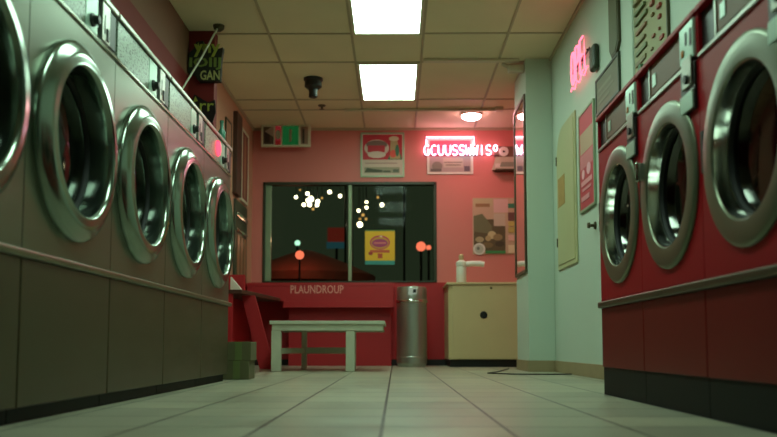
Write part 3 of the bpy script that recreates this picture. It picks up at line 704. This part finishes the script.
# cabinet
t = thing('cabinet', (1.0, 9.75, 0), 'cream laminate cabinet with a round dark hole in its door, against the back wall', 'cabinet')
x0, x1, y0, y1 = .61, 1.60, 9.42, YB - .012
MB().box(x0 + .02, x1, y0 + .06, y1, 0, .085, M['black']).build('toe_kick', t)
MB().box(x0, x1, y0 + .02, y1, .085, .945, M['beige']).build('body', t, .003)
MB().box(x0 - .02, x1, y0 - .015, y1, .945, .972, M['beige']).build('worktop', t, .004)
dr = MB().box(x0 + .045, x1 - .15, y0, y0 + .022, .092, .94, M['beige']).build('door', t, .003)
MB().lathe([(.043, 0), (.043, .006), (.034, .009), (.03, .002), (0, .002)], (1.012, y0, .595), (0, -1, 0), M['black'], 28).build('finger_hole', dr)
MB().lathe([(.014, 0), (.014, .006), (0, .008)], (1.10, y0, .905), (0, -1, 0), M['bronze'], 16).build('lock', dr)
# dispenser on the cabinet
x, y, z = .775, 9.62, .972
t = thing('pump_dispenser', (x, y, z), 'white pump bottle with a long sideways spout on the cream cabinet', 'dispenser')
MB().lathe([(0, 0), (.056, 0), (.06, .01), (.06, .18), (.056, .2), (.064, .21), (.064, .25), (.03, .275), (0, .275)], (x, y, z), (0, 0, 1), M['white'], 32).build('bottle', t)
MB().lathe([(0, .27), (.026, .27), (.026, .30), (.03, .302), (.028, .335), (.018, .345), (0, .345)], (x, y, z), (0, 0, 1), M['beige'], 24).build('cap', t)
b = MB(); n = 12
b.tube([(x + .03, y, z + .225), (x + .12, y, z + .235), (x + .22, y, z + .235), (x + .27, y, z + .225)], .034, M['white'], 16); b.build('spout', t, .004)

# boxes next to the last steel washer
for zz, hh, dx, lb in ((0, .135, 0, 'lower greenish cardboard box on the floor beside the farthest steel washer'), (.1355, .135, .012, 'upper greenish cardboard box stacked beside the farthest steel washer')):
    t = thing('cardboard_box', (-1.13 + dx, 5.98, zz), lb, 'box', 'cardboard boxes beside the steel washer')
    MB().box(-1.24 + dx, -1.05 + dx, 5.90, 6.14, zz, zz + hh, M['card']).build('carton', t, .004)
    MB().box(-1.165 + dx, -1.115 + dx, 5.8985, 6.1415, zz + .004, zz + hh + .0, mat('tape', (98, 108, 58), .5)).build('tape', t)

# loose black cable on the floor by the partition
tag(MB().tube([(1.18, 8.6, .006), (.95, 7.6, .006), (.80, 7.15, .006), (.98, 6.9, .006), (1.3, 6.85, .006), (1.47, 6.9, .006)], .006, M['black'], 6).build('floor_cable'), 'thin black cable lying on the tiles in front of the partition', 'cable')

# ------------------------------------------------------------------ outside the window
struct(MB().box(-14, 14, YB + .15, 45, -.15, -.03, M['asphalt']), 'ground')
def px(x, y, Y):       # a point seen in the photograph, set at its own distance
    F_ = Vector((0, math.cos(th), math.sin(th))); U_ = Vector((0, -math.sin(th), math.cos(th))); R_ = Vector((1, 0, 0))
    c, s_ = math.cos(psi), math.sin(psi); rot = lambda v: Vector((c * v.x - s_ * v.y, s_ * v.x + c * v.y, v.z))
    d = rot(F_) + rot(R_) * ((x - 388.5) / f_px) + rot(U_) * ((282.25 - y) / f_px)
    return Vector((0, 0, .24)) + d * (Y / d.y)
def string_lights(label, Y, bulbs, posts):
    bs = sorted(bulbs)
    a = [px(x, y, Y + (i % 3) * .25) for i, (x, y, r, k) in enumerate(bs)]
    t = thing('string_lights', (a[0].x, Y, 0), label, 'string lights', 'string lights outside')
    top = max(p.z for p in a) + .25
    ends = [Vector((posts[0], Y, top + .1)), Vector((posts[1], Y, top + .1))]
    b = MB(); b.tube([ends[0]] + [Vector((p.x, p.y, top - .05)) for p in a] + [ends[1]], .006, M['black'], 5)
    for p in a: b.tube([(p.x, p.y, top - .05), (p.x, p.y, p.z + .03)], .005, M['black'], 5)
    b.build('cord', t)
    for (x, y, r, k), p in zip(bs, a): MB().sphere(p, r * .82, M[k], 14, 8).build('bulb', t)
    for q in posts: MB().tube([(q, Y, -.03), (q, Y, top + .12)], .02, M['black'], 8).build('post', t)
string_lights('cluster of small white bulbs outside the left window pane', 14.0,
    [(296, 197, .035, 'bulb'), (307.6, 193.7, .04, 'bulb'), (311, 199, .06, 'bulb'), (308, 200.5, .045, 'bulb'), (317.7, 201.5, .045, 'bulb'), (317, 205, .04, 'bulb'), (303.8, 204.8, .04, 'bulb'), (309.5, 204.8, .045, 'bulb'),
     (329.7, 192, .042, 'bulb'), (340, 196, .038, 'bulb'), (313, 209, .03, 'bulb_dim'), (322, 198, .025, 'bulb_dim'), (300, 190, .02, 'bulb_dim')], (-2.6, -.86))
string_lights('short string of white bulbs outside the right window pane', 14.0,
    [(377.8, 197.4, .028, 'bulb_dim'), (381.9, 204.8, .042, 'bulb'), (366.5, 202, .034, 'bulb'), (366.5, 207.5, .034, 'bulb'), (358.6, 210.6, .034, 'bulb'), (359.9, 224.6, .06, 'bulb'), (363, 215, .035, 'bulb_dim'), (366, 219, .03, 'bulb_dim'), (360, 219, .03, 'bulb_dim')], (-.75, .15))
def lamp(x, y, Y, r, k, label, pr=.025):
    p = px(x, y, Y); t = thing('street_lamp', (p.x, p.y, 0), label, 'street lamp', 'street lamps outside')
    MB().sphere(p, r, M[k], 16, 10).build('globe', t)
    MB().tube([(p.x, p.y, -.03), (p.x, p.y, p.z - r * .9)], pr, M['black'], 8).build('pole', t)
lamp(299.7, 255, 10.95, .06, 'lamp_orange', 'large orange lamp glowing outside the left window pane', .012)
lamp(297.5, 243, 16.2, .055, 'lamp_teal', 'pale teal lamp just above the orange one outside the left pane')
lamp(319.4, 257, 17.0, .045, 'bulb', 'small white lamp above the red tent outside the left pane')
lamp(421, 246.5, 15.0, .09, 'lamp_orange', 'large orange lamp outside the right window pane')
lamp(428.6, 247.6, 16.2, .05, 'lamp_orange', 'small orange lamp at the right edge of the right pane')
for q, pw, cl in (((-1.38, 11.04, 1.66), 1.3, (1, .42, .28)),):  # point light added behind the orange globe to throw its glow on the tent
    ld = bpy.data.lights.new('tent_fill', 'POINT'); ld.energy = pw; ld.color = cl; ld.shadow_soft_size = .05
    lo = bpy.data.objects.new('tent_fill', ld); COL.objects.link(lo); lo.location = q
p = px(336.5, 241, 18.0)
t = thing('shop_sign', (p.x, 18.0, 0), 'dim red and teal shop sign across the street, left window pane', 'sign')
MB().box(p.x - .2, p.x + .2, 18.0, 18.08, p.z - .02, p.z + .3, emis('sign_red', (120, 40, 30), .25)).build('upper_panel', t)
MB().box(p.x - .22, p.x + .22, 18.0, 18.08, p.z - .16, p.z - .02, emis('sign_teal', (40, 80, 90), .3)).build('lower_panel', t)
MB().tube([(p.x, 18.04, -.03), (p.x, 18.04, p.z - .1)], .03, M['black'], 8).build('post', t)
# red canopy tent
Y = 12.3; p = px(306, 250, Y); t = thing('canopy_tent', (p.x, Y, 0), 'dark red peaked canopy tent outside the left window pane', 'tent')
ze = p.z - .40; R_ = 1.05
b = MB(); prof = [(.0, p.z), (.12, p.z - .02), (.35, p.z - .10), (.65, p.z - .22), (R_, ze), (R_, ze - .12)]
b.lathe([(r, z) for r, z in prof], (p.x, Y, 0), (0, 0, 1), M['tent'], 24); b.build('canopy', t)
for a in (PI / 4, 3 * PI / 4, 5 * PI / 4, 7 * PI / 4):
    MB().tube([(p.x + (R_ - .06) * math.cos(a), Y + (R_ - .06) * math.sin(a), -.03), (p.x + (R_ - .06) * math.cos(a), Y + (R_ - .06) * math.sin(a), ze)], .025, M['black'], 8).build('leg', t)

# ------------------------------------------------------------------ world and view
wd = bpy.data.worlds.new('night'); scene.world = wd; wd.use_nodes = True
bg = wd.node_tree.nodes['Background']; bg.inputs['Color'].default_value = (.010, .014, .008, 1); bg.inputs['Strength'].default_value = 1.0
vs = scene.view_settings
scene.display_settings.display_device = 'sRGB'
vs.view_transform = 'Standard'; vs.look = 'None'; vs.exposure = 1.15; vs.gamma = 1.0; vs.use_curve_mapping = False
scene.cycles.use_denoising = True
scene.cycles.max_bounces = 8
